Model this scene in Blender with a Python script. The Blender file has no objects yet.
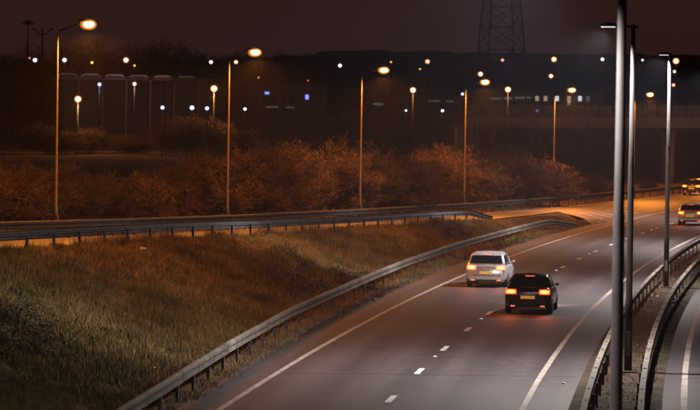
import bpy, bmesh, math, random
import numpy as np
from mathutils import Vector, Matrix
R_ = math.radians
rng = np.random.default_rng(7); random.seed(7)
sc = bpy.context.scene
C = sc.collection

# ------------------------------------------------------------------ camera
F = 3200.0; HC = 7.7; YH = 98.0; ROLL = 0.013
pitch = math.atan((205 - YH) / F)
fw = np.array([0, math.cos(pitch), -math.sin(pitch)]); rt0 = np.array([1.0, 0, 0]); up0 = np.cross(rt0, fw)
RT = math.cos(ROLL) * rt0 + math.sin(ROLL) * up0
UP = -math.sin(ROLL) * rt0 + math.cos(ROLL) * up0
cam = bpy.data.cameras.new('camera'); cam.sensor_fit = 'HORIZONTAL'; cam.sensor_width = 36
cam.lens = 36 * F / 700; cam.dof.use_dof = True; cam.dof.focus_distance = 105.0; cam.dof.aperture_fstop = 2.8; cam.clip_start = 0.5; cam.clip_end = 9000
co = bpy.data.objects.new('camera', cam); C.objects.link(co)
M = Matrix([[RT[0], UP[0], -fw[0], 0], [RT[1], UP[1], -fw[1], 0], [RT[2], UP[2], -fw[2], HC], [0, 0, 0, 1]])
co.matrix_world = M; sc.camera = co

# ------------------------------------------------------------------ sky
wd = bpy.data.worlds.new('World'); sc.world = wd; wd.use_nodes = True
nt = wd.node_tree; bg = nt.nodes['Background']; bg.inputs['Strength'].default_value = 1.0
tcw = nt.nodes.new('ShaderNodeTexCoord'); sep = nt.nodes.new('ShaderNodeSeparateXYZ')
nt.links.new(tcw.outputs['Generated'], sep.inputs[0])
rmp = nt.nodes.new('ShaderNodeValToRGB'); nt.links.new(sep.outputs['Z'], rmp.inputs[0])
rmp.color_ramp.elements[0].position = 0.0; rmp.color_ramp.elements[0].color = (0.031, 0.0125, 0.0112, 1)
rmp.color_ramp.elements[1].position = 0.35; rmp.color_ramp.elements[1].color = (0.013, 0.0054, 0.0050, 1)
nt.links.new(rmp.outputs[0], bg.inputs['Color'])

# ------------------------------------------------------------------ picture settings
sc.view_settings.view_transform = 'Standard'; sc.view_settings.look = 'None'
sc.view_settings.exposure = 0.0; sc.view_settings.gamma = 1.0; sc.view_settings.use_curve_mapping = False
sc.render.engine = 'CYCLES'
sc.cycles.use_denoising = True
sc.cycles.max_bounces = 4; sc.cycles.diffuse_bounces = 1; sc.cycles.glossy_bounces = 2
sc.cycles.volume_bounces = 0; sc.cycles.transparent_max_bounces = 8
sc.cycles.sample_clamp_indirect = 3.0; sc.cycles.sample_clamp_direct = 0.0
sc.cycles.use_light_tree = True; sc.cycles.use_adaptive_sampling = True; sc.cycles.adaptive_threshold = 0.02

SODIUM = (1.0, 0.285, 0.03); WHITE = (1.0, 0.90, 0.89)
SODIUM_POWER = 8200.0; WHITE_POWER = 11500.0; ADDED_CONE_POWER = 10000.0; HAZE = 0.00020

# ------------------------------------------------------------------ materials
def mat(name, col, rough=0.8, metal=0.0, var=0.25, scale=6.0, col2=None, bump=0.0, bscale=None, spec=0.5, emit=None, estr=0.0, detail=5):
    m = bpy.data.materials.new(name); m.use_nodes = True
    n = m.node_tree.nodes; l = m.node_tree.links; b = n['Principled BSDF']
    b.inputs['Roughness'].default_value = rough; b.inputs['Metallic'].default_value = metal
    b.inputs['Specular IOR Level'].default_value = spec
    tc = n.new('ShaderNodeTexCoord'); nz = n.new('ShaderNodeTexNoise')
    nz.inputs['Scale'].default_value = scale; nz.inputs['Detail'].default_value = detail
    l.new(tc.outputs['Object'], nz.inputs['Vector'])
    cr = n.new('ShaderNodeValToRGB'); l.new(nz.outputs['Fac'], cr.inputs[0])
    c2 = col2 or tuple(min(1, c * (1 + var)) for c in col); c1 = col if col2 else tuple(c * (1 - var) for c in col)
    cr.color_ramp.elements[0].position = 0.32; cr.color_ramp.elements[0].color = (*c1, 1)
    cr.color_ramp.elements[1].position = 0.68; cr.color_ramp.elements[1].color = (*c2, 1)
    l.new(cr.outputs[0], b.inputs['Base Color'])
    if bump:
        n2 = n.new('ShaderNodeTexNoise'); n2.inputs['Scale'].default_value = bscale or scale * 5; n2.inputs['Detail'].default_value = 4
        l.new(tc.outputs['Object'], n2.inputs['Vector'])
        bp = n.new('ShaderNodeBump'); bp.inputs['Strength'].default_value = bump; bp.inputs['Distance'].default_value = 0.03
        l.new(n2.outputs['Fac'], bp.inputs['Height']); l.new(bp.outputs[0], b.inputs['Normal'])
    if emit:
        b.inputs['Emission Color'].default_value = (*emit, 1); b.inputs['Emission Strength'].default_value = estr
    return m

def asphalt(name, base, worn, rough=0.62):
    m = bpy.data.materials.new(name); m.use_nodes = True
    n = m.node_tree.nodes; l = m.node_tree.links; b = n['Principled BSDF']
    uv = n.new('ShaderNodeUVMap'); sp = n.new('ShaderNodeSeparateXYZ'); l.new(uv.outputs[0], sp.inputs[0])
    tc = n.new('ShaderNodeTexCoord')
    mp = n.new('ShaderNodeMapping'); mp.inputs['Scale'].default_value = (1.6, 0.05, 1); l.new(uv.outputs[0], mp.inputs[0])
    st = n.new('ShaderNodeTexNoise'); st.inputs['Scale'].default_value = 1.0; st.inputs['Detail'].default_value = 4; l.new(mp.outputs[0], st.inputs['Vector'])
    nz = n.new('ShaderNodeTexNoise'); nz.inputs['Scale'].default_value = 0.35; nz.inputs['Detail'].default_value = 7; nz.inputs['Roughness'].default_value = 0.65
    l.new(tc.outputs['Object'], nz.inputs['Vector'])
    # wheel tracks: two per 3.7 m lane, worn smoother and paler
    w = n.new('ShaderNodeMath'); w.operation = 'MULTIPLY'; w.inputs[1].default_value = 2 * math.pi / 1.85; l.new(sp.outputs[0], w.inputs[0])
    sn = n.new('ShaderNodeMath'); sn.operation = 'SINE'; l.new(w.outputs[0], sn.inputs[0])
    a1 = n.new('ShaderNodeMath'); a1.operation = 'MULTIPLY_ADD'; a1.inputs[1].default_value = 0.15; a1.inputs[2].default_value = 0.0; l.new(sn.outputs[0], a1.inputs[0])
    a2 = n.new('ShaderNodeMath'); a2.operation = 'MULTIPLY_ADD'; a2.inputs[1].default_value = 0.75; l.new(st.outputs['Fac'], a2.inputs[0]); l.new(a1.outputs[0], a2.inputs[2])
    a3 = n.new('ShaderNodeMath'); a3.operation = 'MULTIPLY_ADD'; a3.inputs[1].default_value = 0.55; l.new(nz.outputs['Fac'], a3.inputs[0]); l.new(a2.outputs[0], a3.inputs[2])
    cr = n.new('ShaderNodeValToRGB'); l.new(a3.outputs[0], cr.inputs[0])
    cr.color_ramp.elements[0].position = 0.42; cr.color_ramp.elements[0].color = (*base, 1)
    cr.color_ramp.elements[1].position = 0.88; cr.color_ramp.elements[1].color = (*worn, 1)
    fine = n.new('ShaderNodeTexNoise'); fine.inputs['Scale'].default_value = 5.0; fine.inputs['Detail'].default_value = 6; l.new(tc.outputs['Object'], fine.inputs['Vector'])
    mx = n.new('ShaderNodeMixRGB'); mx.blend_type = 'OVERLAY'; mx.inputs[0].default_value = 0.6
    l.new(cr.outputs[0], mx.inputs[1]); l.new(fine.outputs['Fac'], mx.inputs[2]); l.new(mx.outputs[0], b.inputs['Base Color'])
    b.inputs['Roughness'].default_value = rough
    fb = n.new('ShaderNodeTexNoise'); fb.inputs['Scale'].default_value = 60; l.new(tc.outputs['Object'], fb.inputs['Vector'])
    bp = n.new('ShaderNodeBump'); bp.inputs['Strength'].default_value = 0.25; bp.inputs['Distance'].default_value = 0.01
    l.new(fb.outputs['Fac'], bp.inputs['Height']); l.new(bp.outputs[0], b.inputs['Normal'])
    return m

def grass_mat(name, cols, scale=0.55):
    """blade colour: per-blade 'tint' attribute shifted by broad patches"""
    m = bpy.data.materials.new(name); m.use_nodes = True
    n = m.node_tree.nodes; l = m.node_tree.links; b = n['Principled BSDF']
    b.inputs['Roughness'].default_value = 0.9; b.inputs['Specular IOR Level'].default_value = 0.15
    at_ = n.new('ShaderNodeAttribute'); at_.attribute_name = 'tint'
    tc = n.new('ShaderNodeTexCoord'); nz = n.new('ShaderNodeTexNoise'); nz.inputs['Scale'].default_value = scale; nz.inputs['Detail'].default_value = 8; nz.inputs['Roughness'].default_value = 0.68
    l.new(tc.outputs['Object'], nz.inputs['Vector'])
    a = n.new('ShaderNodeMath'); a.operation = 'MULTIPLY_ADD'; a.inputs[1].default_value = 2.0; a.inputs[2].default_value = -0.72; l.new(nz.outputs['Fac'], a.inputs[0])
    a2 = n.new('ShaderNodeMath'); a2.operation = 'MULTIPLY_ADD'; a2.inputs[1].default_value = 0.5; l.new(at_.outputs['Fac'], a2.inputs[0]); l.new(a.outputs[0], a2.inputs[2])
    cr = n.new('ShaderNodeValToRGB'); l.new(a2.outputs[0], cr.inputs[0])
    cr.color_ramp.elements[0].position = 0.1; cr.color_ramp.elements[0].color = (*cols[0], 1)
    cr.color_ramp.elements[1].position = 0.95; cr.color_ramp.elements[1].color = (*cols[-1], 1)
    for i, c in enumerate(cols[1:-1]):
        e = cr.color_ramp.elements.new(0.1 + 0.85 * (i + 1) / (len(cols) - 1)); e.color = (*c, 1)
    l.new(cr.outputs[0], b.inputs['Base Color'])
    return m

def glow(name, col, s):
    return mat(name, (0.6, 0.6, 0.6), 0.3, emit=col, estr=s)

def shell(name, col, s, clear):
    """shell imitating a lamp halo: glows in its own tint and lets part of the bulb behind it through"""
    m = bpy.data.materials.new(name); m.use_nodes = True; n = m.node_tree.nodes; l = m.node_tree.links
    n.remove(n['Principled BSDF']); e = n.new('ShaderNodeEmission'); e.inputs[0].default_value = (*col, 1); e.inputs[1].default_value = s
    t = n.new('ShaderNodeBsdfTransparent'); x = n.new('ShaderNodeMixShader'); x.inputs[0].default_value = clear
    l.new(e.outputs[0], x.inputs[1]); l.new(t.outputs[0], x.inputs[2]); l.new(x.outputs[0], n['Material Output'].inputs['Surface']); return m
MT = {}
MT['sodium_halo'] = shell('sodium_halo_shell', (1.0, 0.30, 0.035), 1.0, 0.70)  # orange halo of the sodium lamps, put into two glowing shell materials
MT['sodium_inner_halo'] = shell('sodium_inner_halo_shell', (1.0, 0.42, 0.07), 1.6, 0.55)
MT['asphalt'] = asphalt('asphalt', (0.040, 0.037, 0.039), (0.078, 0.071, 0.072))
MT['asphalt_slip'] = asphalt('asphalt_slip', (0.055, 0.050, 0.047), (0.095, 0.088, 0.082), 0.55)
MT['paint'] = mat('road_paint', (0.24, 0.22, 0.19), 0.65, var=0.35, scale=3, detail=9, col2=(0.50, 0.47, 0.41), bump=0.2)
MT['mark'] = mat('lane_mark_paint', (0.55, 0.53, 0.5), 0.6, scale=3, detail=9, col2=(0.78, 0.76, 0.72))
MT['paint_worn'] = mat('road_paint_worn', (0.22, 0.20, 0.19), 0.65, scale=5, detail=8, col2=(0.62, 0.60, 0.56), bump=0.2)
MT['soil'] = mat('verge_soil', (0.055, 0.040, 0.022), 0.95, scale=0.9, detail=9, col2=(0.12, 0.095, 0.045), bump=0.8, bscale=9, spec=0.2)
MT['gravel'] = mat('median_soil', (0.028, 0.023, 0.016), 0.95, scale=1.6, detail=10, col2=(0.085, 0.068, 0.045), bump=0.9, bscale=12, spec=0.2)
MT['grass'] = grass_mat('rough_grass', [(0.042, 0.033, 0.013), (0.100, 0.082, 0.025), (0.19, 0.140, 0.043), (0.31, 0.215, 0.085), (0.11, 0.064, 0.028)])
MT['drygrass'] = grass_mat('dry_grass', [(0.06, 0.042, 0.02), (0.14, 0.10, 0.05), (0.30, 0.22, 0.12), (0.17, 0.11, 0.05)])
MT['weed'] = mat('dry_weed', (0.045, 0.030, 0.018), 0.9, scale=0.8, col2=(0.11, 0.07, 0.035), spec=0.2)
MT['bramble'] = mat('bramble_leaf', (0.020, 0.020, 0.012), 0.8, scale=3, col2=(0.06, 0.048, 0.024), spec=0.2)
MT['bark'] = mat('twig_bark', (0.075, 0.048, 0.028), 0.9, scale=4, col2=(0.15, 0.095, 0.055), spec=0.2)
MT['twig'] = mat('fine_twig', (0.052, 0.036, 0.024), 0.9, scale=1.1, col2=(0.135, 0.088, 0.055), spec=0.15)
MT['galv'] = mat('galvanised_steel', (0.017, 0.0135, 0.0115), 0.8, 0.0, scale=2.2, col2=(0.034, 0.028, 0.025), detail=8, bump=0.12, bscale=30)
MT['pole_dull'] = mat('dull_pole_steel', (0.075, 0.062, 0.05), 0.7, 0.1, scale=3, col2=(0.12, 0.10, 0.085))
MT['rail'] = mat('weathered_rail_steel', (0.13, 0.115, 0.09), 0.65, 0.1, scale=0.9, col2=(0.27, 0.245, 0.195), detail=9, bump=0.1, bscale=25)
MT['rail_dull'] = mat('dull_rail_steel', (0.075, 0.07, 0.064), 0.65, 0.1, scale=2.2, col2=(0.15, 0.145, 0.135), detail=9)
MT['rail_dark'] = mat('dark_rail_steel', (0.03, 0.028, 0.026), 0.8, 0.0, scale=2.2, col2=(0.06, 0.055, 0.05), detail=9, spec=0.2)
MT['post'] = mat('dull_post_steel', (0.07, 0.062, 0.055), 0.75, 0.3, scale=8, col2=(0.15, 0.12, 0.10), detail=8)
MT['bolt'] = mat('dark_bolt', (0.05, 0.045, 0.04), 0.7, 0.4)
MT['concrete'] = mat('concrete', (0.24, 0.23, 0.21), 0.85, scale=1.4, col2=(0.36, 0.345, 0.315), detail=9, bump=0.25, bscale=20)
MT['pale_concrete'] = mat('pale_concrete', (0.38, 0.34, 0.29), 0.85, scale=0.6, col2=(0.55, 0.50, 0.43), detail=9)
MT['head'] = mat('luminaire_casing', (0.16, 0.16, 0.155), 0.5, 0.3)
MT['sodium'] = glow('sodium_bowl', (1.0, 0.40, 0.08), 60)
MT['ledglass'] = glow('white_lamp_glass', (0.86, 0.92, 1.0), 0.75)
MT['dark'] = mat('dark_steel', (0.035, 0.033, 0.034), 0.7, 0.3)
MT['wall'] = mat('grey_cladding', (0.10, 0.10, 0.11), 0.7, scale=0.4, col2=(0.16, 0.16, 0.17))
MT['wall2'] = mat('brown_brickwork', (0.10, 0.065, 0.05), 0.85, scale=0.6, col2=(0.16, 0.10, 0.075))
MT['roofing'] = mat('roof_sheet', (0.07, 0.07, 0.075), 0.6, scale=0.5)
MT['fascia'] = mat('pale_fascia', (0.42, 0.46, 0.45), 0.5, scale=0.7, var=0.35)
MT['litter'] = mat('white_litter', (0.62, 0.60, 0.58), 0.6, var=0.2, scale=20)
MT['litter2'] = mat('pinkish_litter', (0.62, 0.42, 0.40), 0.6, var=0.2, scale=20)
MT['hill'] = mat('wooded_hill', (0.020, 0.018, 0.014), 0.95, scale=0.01, col2=(0.04, 0.032, 0.022))
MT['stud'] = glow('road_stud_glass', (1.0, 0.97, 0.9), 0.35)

# ------------------------------------------------------------------ mesh helpers
def tag(o, label=None, cat=None, group=None, kind=None):
    if label: o['label'] = label
    if cat: o['category'] = cat
    if group: o['group'] = group
    if kind: o['kind'] = kind
    return o
def link(name, me, m=None, parent=None, loc=None):
    if m is not None and not me.materials: me.materials.append(m)
    o = bpy.data.objects.new(name, me); C.objects.link(o)
    if parent is not None: o.parent = parent
    if loc is not None: o.location = loc
    return o
def empty(name, loc=(0, 0, 0), rz=0.0):
    o = bpy.data.objects.new(name, None); o.empty_display_size = 0.3; C.objects.link(o)
    o.location = loc; o.rotation_euler = (0, 0, rz); return o
def copy_tree(o, parent=None):
    c = o.copy(); C.objects.link(c); c.parent = parent
    for ch in list(o.children): copy_tree(ch, c)
    return c
def pymesh(name, v, f, smooth=False):
    me = bpy.data.meshes.new(name); me.from_pydata([tuple(map(float, p)) for p in v], [], f); me.update()
    if smooth:
        for p in me.polygons: p.use_smooth = True
    return me
def trimesh(name, V, tint=None):
    """V: (n,3,3) array of loose triangles"""
    n = len(V); me = bpy.data.meshes.new(name)
    me.vertices.add(n * 3); me.vertices.foreach_set('co', V.reshape(-1).astype(np.float32))
    me.loops.add(n * 3); me.loops.foreach_set('vertex_index', np.arange(n * 3, dtype=np.int32))
    me.polygons.add(n); me.polygons.foreach_set('loop_start', np.arange(0, n * 3, 3, dtype=np.int32))
    me.polygons.foreach_set('loop_total', np.full(n, 3, dtype=np.int32))
    if tint is not None:
        a = me.attributes.new('tint', 'FLOAT', 'POINT'); a.data.foreach_set('value', np.repeat(tint, 3).astype(np.float32))
    me.update(); me.validate(); return me
class MB:
    def __init__(s): s.v = []; s.f = []
    def add(s, v, f):
        k = len(s.v); s.v += [tuple(p) for p in v]; s.f += [[i + k for i in q] for q in f]; return s
    def box(s, c, d, rz=0.0):
        cx, cy, cz = c; dx, dy, dz = (q / 2 for q in d); ca, sa = math.cos(rz), math.sin(rz)
        v = []
        for z in (-dz, dz):
            for x, y in ((-dx, -dy), (dx, -dy), (dx, dy), (-dx, dy)):
                v.append((cx + x * ca - y * sa, cy + x * sa + y * ca, cz + z))
        return s.add(v, [[3, 2, 1, 0], [4, 5, 6, 7], [0, 1, 5, 4], [1, 2, 6, 5], [2, 3, 7, 6], [3, 0, 4, 7]])
    def tube(s, pts, rad, n=10, cap=True):
        pts = [Vector(p) for p in pts]; rings = []; v = []
        for i, p in enumerate(pts):
            d = (pts[min(i + 1, len(pts) - 1)] - pts[max(i - 1, 0)]).normalized()
            u = d.orthogonal().normalized() if abs(d.z) < 0.9 else Vector((1, 0, 0))
            u = (u - d * u.dot(d)).normalized(); w = d.cross(u)
            r = rad[i] if isinstance(rad, (list, tuple)) else rad
            for k in range(n):
                a = 2 * math.pi * k / n; v.append(p + (u * math.cos(a) + w * math.sin(a)) * r)
        f = [[i * n + k, i * n + (k + 1) % n, (i + 1) * n + (k + 1) % n, (i + 1) * n + k] for i in range(len(pts) - 1) for k in range(n)]
        if cap: f += [list(range(n - 1, -1, -1)), [(len(pts) - 1) * n + k for k in range(n)]]
        return s.add(v, f)
    def ball(s, c, r, n=12, m=8):
        rx, ry, rz = r if isinstance(r, (tuple, list)) else (r, r, r)
        v = [(c[0], c[1], c[2] - rz)]
        for j in range(1, m):
            t = -math.pi / 2 + math.pi * j / m
            for k in range(n):
                a = 2 * math.pi * k / n
                v.append((c[0] + rx * math.cos(t) * math.cos(a), c[1] + ry * math.cos(t) * math.sin(a), c[2] + rz * math.sin(t)))
        v.append((c[0], c[1], c[2] + rz)); f = [[0, 1 + (k + 1) % n, 1 + k] for k in range(n)]
        for j in range(m - 2):
            for k in range(n):
                a = 1 + j * n; f.append([a + k, a + (k + 1) % n, a + n + (k + 1) % n, a + n + k])
        a = 1 + (m - 2) * n; f += [[a + k, a + (k + 1) % n, len(v) - 1] for k in range(n)]
        return s.add(v, f)
    def mesh(s, name, smooth=False): return pymesh(name, s.v, s.f, smooth)
    def build(s, name, m, parent=None, loc=None, smooth=False, bevel=0.0):
        o = link(name, s.mesh(name, smooth), m, parent, loc)
        if bevel:
            b = o.modifiers.new('bevel', 'BEVEL'); b.width = bevel; b.segments = 2
        return o
def at(x, y, Y):
    """world point seen at photo pixel (x, y) at distance Y down the road"""
    d = fw + RT * (x - 350) / F + UP * (205 - y) / F
    p = np.array([0, 0, HC]) + d * (Y / d[1]); return Vector(p)

# ------------------------------------------------------------------ alignment of the roads (metres)
G = 0.003
def _ext(Y, f, d, Y1=400.0):
    Y = np.asarray(Y, float); return np.where(Y > Y1, f(Y1) + d(Y1) * (Y - Y1), f(np.minimum(Y, Y1)))
def XL(Y):   # left edge line of the motorway
    return _ext(Y, lambda y: 4.066e-4 * y * y + 0.03615 * y - 8.5627, lambda y: 8.132e-4 * y + 0.03615)
def ZM(Y):
    return -G * (np.clip(np.asarray(Y, float), 0, 400) - 60)
DARKPANE = mat('unlit_pane', (0.02, 0.02, 0.024), 0.5, spec=0.3)
_ky = np.array([20, 60, 100, 127, 135, 144, 161, 187, 216, 246, 278, 310, 345, 400]); _kx = np.array([-30.5, -25.2, -18.6, -13.6, -11.9, -9.9, -5.9, 0.6, 8.0, 16.1, 25.2, 35.2, 47.1, 68.0])
_pf = np.polyfit(_ky, _kx, 4)
def XF(Y):   # far barrier of the slip road
    return _ext(Y, lambda y: np.polyval(_pf, y), lambda y: np.polyval(np.polyder(_pf), y), 380.0)
def ZS(Y):
    z = np.interp(Y, [0, 60, 100, 127, 144, 161, 187, 216, 246, 278, 320], [4.6, 3.4, 2.50, 1.87, 1.40, 0.98, 0.45, -0.06, -0.45, -0.66, -0.78])
    return np.where(np.asarray(Y) > 320, ZM(Y), z)
SLIP_W = 4.7
def slip_w(Y): return np.interp(Y, [200, 236], [4.7, 3.0])
def rows_cross(Y):
    L = float(XL(Y)); Fx = min(float(XF(Y)), L - 8.0); zs = float(ZS(Y)); zm = float(ZM(Y)); fld = 1.0
    crest = min(Fx + 2.0 + float(slip_w(Y)), L - 1.6); base = max(L - 3.0, crest + 0.15)
    w = float(np.interp(Y, [190, 208], [1, 0]))      # fades out where slip and motorway merge
    far = 1.3 if Y > 250 else fld
    gd = float(np.interp(Y, [206, 222], [0, 0.10]))
    P = [(Fx - 1500, far), (Fx - 500, far), (Fx - 200, far), (Fx - 90, far), (Fx - 45, far), (Fx - 25, (zs + far) / 2 if zs > far else zs * .3 + far * .7), (Fx - 14, zs * .7 + far * .3),
         (Fx - 8, zs + 0.15), (Fx - 4, zs + 0.02), (Fx - 1.5, zs), (Fx, zs), (Fx + 0.5, zs - 0.03), (Fx + 3, zs - 0.05), (Fx + 0.6 + float(slip_w(Y)), zs - 0.03), (Fx + 1.3 + float(slip_w(Y)), zs - 0.03), (crest, zs - 0.05 - gd)]
    for i in range(1, 13):
        t = i / 13; sw = float(np.interp(Y, [190, 208], [0.5, 0])); s = t * t * (3 - 2 * t) * sw + t * (1 - sw)
        x = crest + (base - crest) * t; z = zs - 0.05 - gd + (zm - 0.02 - zs + 0.05) * s
        bump = 0.10 * math.sin(x * 1.3 + Y * 0.31) + 0.07 * math.sin(Y * 0.77 - x * 0.9) + 0.05 * math.sin(Y * 1.9 + x * 2.3)
        P.append((x, z + bump * w * math.sin(math.pi * t) ** 0.7))
    P += [(base, zm - 0.03), (L - 1.0, zm - 0.04), (L + 4, zm - 0.06), (L + 8.9, zm - 0.05), (L + 9.2, zm - 0.05), (L + 10.6, zm - 0.05), (L + 15, zm - 0.06), (L + 20.6, zm - 0.04), (L + 23, zm + 0.1), (L + 30, zm + 1.2), (L + 60, 1.2), (L + 200, 1.2), (L + 1800, 1.2)]
    return P
YS = list(np.arange(-60, 60, 10.0)) + list(np.arange(60, 270, 1.0)) + list(np.arange(270, 420, 6.0)) + [430, 470, 540, 650, 800, 1000, 1300, 1700, 2200]
ROWS = [rows_cross(Y) for Y in YS]
YA = np.array(YS)
def zg(x, y):
    i = min(max(int(np.searchsorted(YA, y)) - 1, 0), len(YS) - 2); t = (y - YS[i]) / (YS[i + 1] - YS[i])
    a = np.interp(x, [p[0] for p in ROWS[i]], [p[1] for p in ROWS[i]]); b = np.interp(x, [p[0] for p in ROWS[i + 1]], [p[1] for p in ROWS[i + 1]])
    return float(a * (1 - t) + b * t)

v = []; f = []; nc = len(ROWS[0])
for Y, row in zip(YS, ROWS): v += [(x, Y, z) for x, z in row]
for i in range(len(YS) - 1):
    for j in range(nc - 1): f.append([i * nc + j, i * nc + j + 1, (i + 1) * nc + j + 1, (i + 1) * nc + j])
tag(link('ground', pymesh('ground', v, f, True), MT['soil']), kind='structure')

# ------------------------------------------------------------------ roads
def strip(name, m, a, b, zf, ys, parent=None, dz=0.0, n=1, u0=0.0):
    v = []; uvs = []
    for Y in ys:
        xa, xb = float(a(Y)), float(b(Y))
        for k in range(n + 1):
            x = xa + (xb - xa) * k / n; v.append((x, Y, float(zf(Y)) + dz)); uvs.append((x - xa + u0, Y))
    f = [[i * (n + 1) + k, i * (n + 1) + k + 1, (i + 1) * (n + 1) + k + 1, (i + 1) * (n + 1) + k] for i in range(len(ys) - 1) for k in range(n)]
    me = pymesh(name, v, f); uvl = me.uv_layers.new(name='UVMap')
    for lp in me.loops: uvl.data[lp.index].uv = uvs[lp.vertex_index]
    return link(name, me, m, parent)
ROADY = list(np.arange(-40, 60, 5.0)) + list(np.arange(60, 290, 2.0)) + list(np.arange(290, 480, 8.0))
off = lambda d: (lambda Y: XL(Y) + d)
def edge_left(Y):
    return XL(Y) - np.interp(Y, [0, 80, 92, 110, 140, 205, 222, 240, 400], [1.0, 1.1, 1.2, 1.45, 1.7, 1.5, 1.0, 1.0, 1.0])
def edge_left_c(Y): return edge_left(Y)
mw = tag(strip('motorway', MT['asphalt'], edge_left_c, off(8.6), ZM, ROADY, n=6), kind='structure')
ocw = tag(strip('opposite_carriageway', MT['asphalt'], off(10.95), off(20.4), ZM, ROADY, n=4), kind='structure')
sl_ys = [y for y in ROADY if y <= 330]
def slip_r(Y): return np.minimum(XF(Y) + 0.6 + slip_w(Y), XL(Y) - 1.2)
slip = tag(strip('slip_road', MT['asphalt_slip'], lambda Y: XF(Y) + 0.55, slip_r, ZS, sl_ys, dz=0.03, n=3), kind='structure')
def gore_z(x, Y):
    a, b = float(slip_r(Y)), float(XL(Y)) - 0.98; t = min(max((x - a) / max(b - a, .05), 0), 1); z0 = float(ZS(Y)) + 0.028
    return z0 + (float(ZM(Y)) + 0.002 - z0) * t
v = []; f = []; gy = list(np.arange(211, 331, 1.5)); uvs = []
for Y in gy:
    a, b = float(slip_r(Y)) - 0.02, float(XL(Y)) - 0.98; t0 = float(np.interp(Y, [211, 219, 227], [0.97, 0.6, 0]))
    for k in range(4):
        x = a + (b - a) * (t0 + (1 - t0) * k / 3); v.append((x, Y, gore_z(x, Y))); uvs.append((x - b, Y))
f = [[i * 4 + k, i * 4 + k + 1, i * 4 + k + 5, i * 4 + k + 4] for i in range(len(gy) - 1) for k in range(3)]
me = pymesh('merge_nose', v, f); uvl = me.uv_layers.new(name='UVMap')
for lp in me.loops: uvl.data[lp.index].uv = uvs[lp.vertex_index]
nose = tag(link('merge_nose', me, MT['asphalt_slip']), kind='structure')
med = tag(strip('central_reservation', MT['gravel'], off(8.6), off(10.95), ZM, ROADY, dz=0.012, n=3), kind='structure')
def wob(Y, s): return 0.004 * math.sin(Y * 0.23 + s) + 0.003 * math.sin(Y * 0.61 + s * 2)
FY = list(np.arange(-40, 60, 5.0)) + list(np.arange(60, 290, 1.0)) + list(np.arange(290, 480, 8.0))
strip('edge_line', MT['paint'], lambda Y: XL(Y) - 0.085 + wob(Y, 1), lambda Y: XL(Y) + 0.085 + wob(Y, 2), ZM, FY, mw, 0.006)
strip('edge_line', MT['paint'], lambda Y: XL(Y) + 7.37 + wob(Y, 3), lambda Y: XL(Y) + 7.53 + wob(Y, 4), ZM, FY, mw, 0.006)
strip('edge_line', MT['paint'], lambda Y: XL(Y) + 11.43 + wob(Y, 5), lambda Y: XL(Y) + 11.60 + wob(Y, 6), ZM, FY, ocw, 0.006)
strip('edge_line', MT['paint'], lambda Y: XL(Y) + 18.9, lambda Y: XL(Y) + 19.1, ZM, FY, ocw, 0.006)
strip('edge_line', MT['paint_worn'], lambda Y: XF(Y) + 0.75, lambda Y: XF(Y) + 0.9, ZS, [y for y in FY if y <= 330], slip, 0.036)
strip('edge_line', MT['paint_worn'], lambda Y: XF(Y) + 0.25 + slip_w(Y), lambda Y: XF(Y) + 0.40 + slip_w(Y), ZS, [y for y in FY if y <= 232], slip, 0.036)
doff = lambda Y: float(np.interp(Y, [80, 125, 165, 200], [3.94, 3.82, 3.66, 3.62]))
Yd = 82.68 - 9 * 1 - 1.0
while Yd < 300:
    strip('lane_mark', MT['mark'], lambda Y: XL(Y) + doff(Y) - 0.085, lambda Y: XL(Y) + doff(Y) + 0.085, ZM, [Yd, Yd + 1, Yd + 2.0], mw, 0.006)
    strip('lane_mark', MT['paint'], lambda Y: XL(Y) + 15.1, lambda Y: XL(Y) + 15.25, ZM, [Yd + 3, Yd + 4, Yd + 5.0], ocw, 0.006)
    Yd += 8.86
stud = MB(); stud.box((0, 0, 0.012), (0.11, 0.11, 0.02)); stud.box((0, 0, 0.022), (0.07, 0.05, 0.012)); sm = stud.mesh('road_stud'); sm.materials.append(MT['stud'])
Yd = 82.68 - 9 + 5.4; k = 0
while Yd < 260:
    if k % 2 == 0: link('road_stud', sm, None, mw, (float(XL(Yd)) + doff(Yd), Yd, float(ZM(Yd)) + 0.004))
    Yd += 8.86; k += 1
# crossing tar seam in both carriageways
for par, a, b in ((mw, -0.9, 8.5), (ocw, 11.0, 20)):
    strip('tar_seam', MT['bolt'], lambda Y: XL(Y) + a, lambda Y: XL(Y) + b, ZM, [90.2, 90.25], par, 0.004, n=5)
# chevrons of the merge nose
def surf(x, Y): return gore_z(x, Y) if x > float(slip_r(Y)) else float(ZS(Y)) + 0.03
def on_road(px, py):
    Y = 230.0
    for _ in range(80):
        p = at(px, py, Y); Y += (p.z - surf(p.x, Y) - 0.02) * 8
    return at(px, py, Y)
for (xa, ya), (xb, yb) in (((571, 213.4), (594, 220.0)), ((579, 212.6), (603, 218.9)), ((588, 211.9), (611, 217.5)), ((597, 211.2), (619, 216.2)), ((606, 210.4), (629, 215.0)), ((615, 209.6), (640, 213.8))):
    A, B = on_road(xa, ya), on_road(xb, yb); vv = []
    for k in range(6):
        p = A.lerp(B, k / 5)
        for yy in (-0.42, 0.42):
            q = p + Vector((0, yy, 0)); vv.append((q.x, q.y, surf(q.x, q.y) + 0.02))
    link('chevron_stripe', pymesh('chevron_stripe', vv, [[2 * k, 2 * k + 2, 2 * k + 3, 2 * k + 1] for k in range(5)]), MT['mark'], nose)

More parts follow.
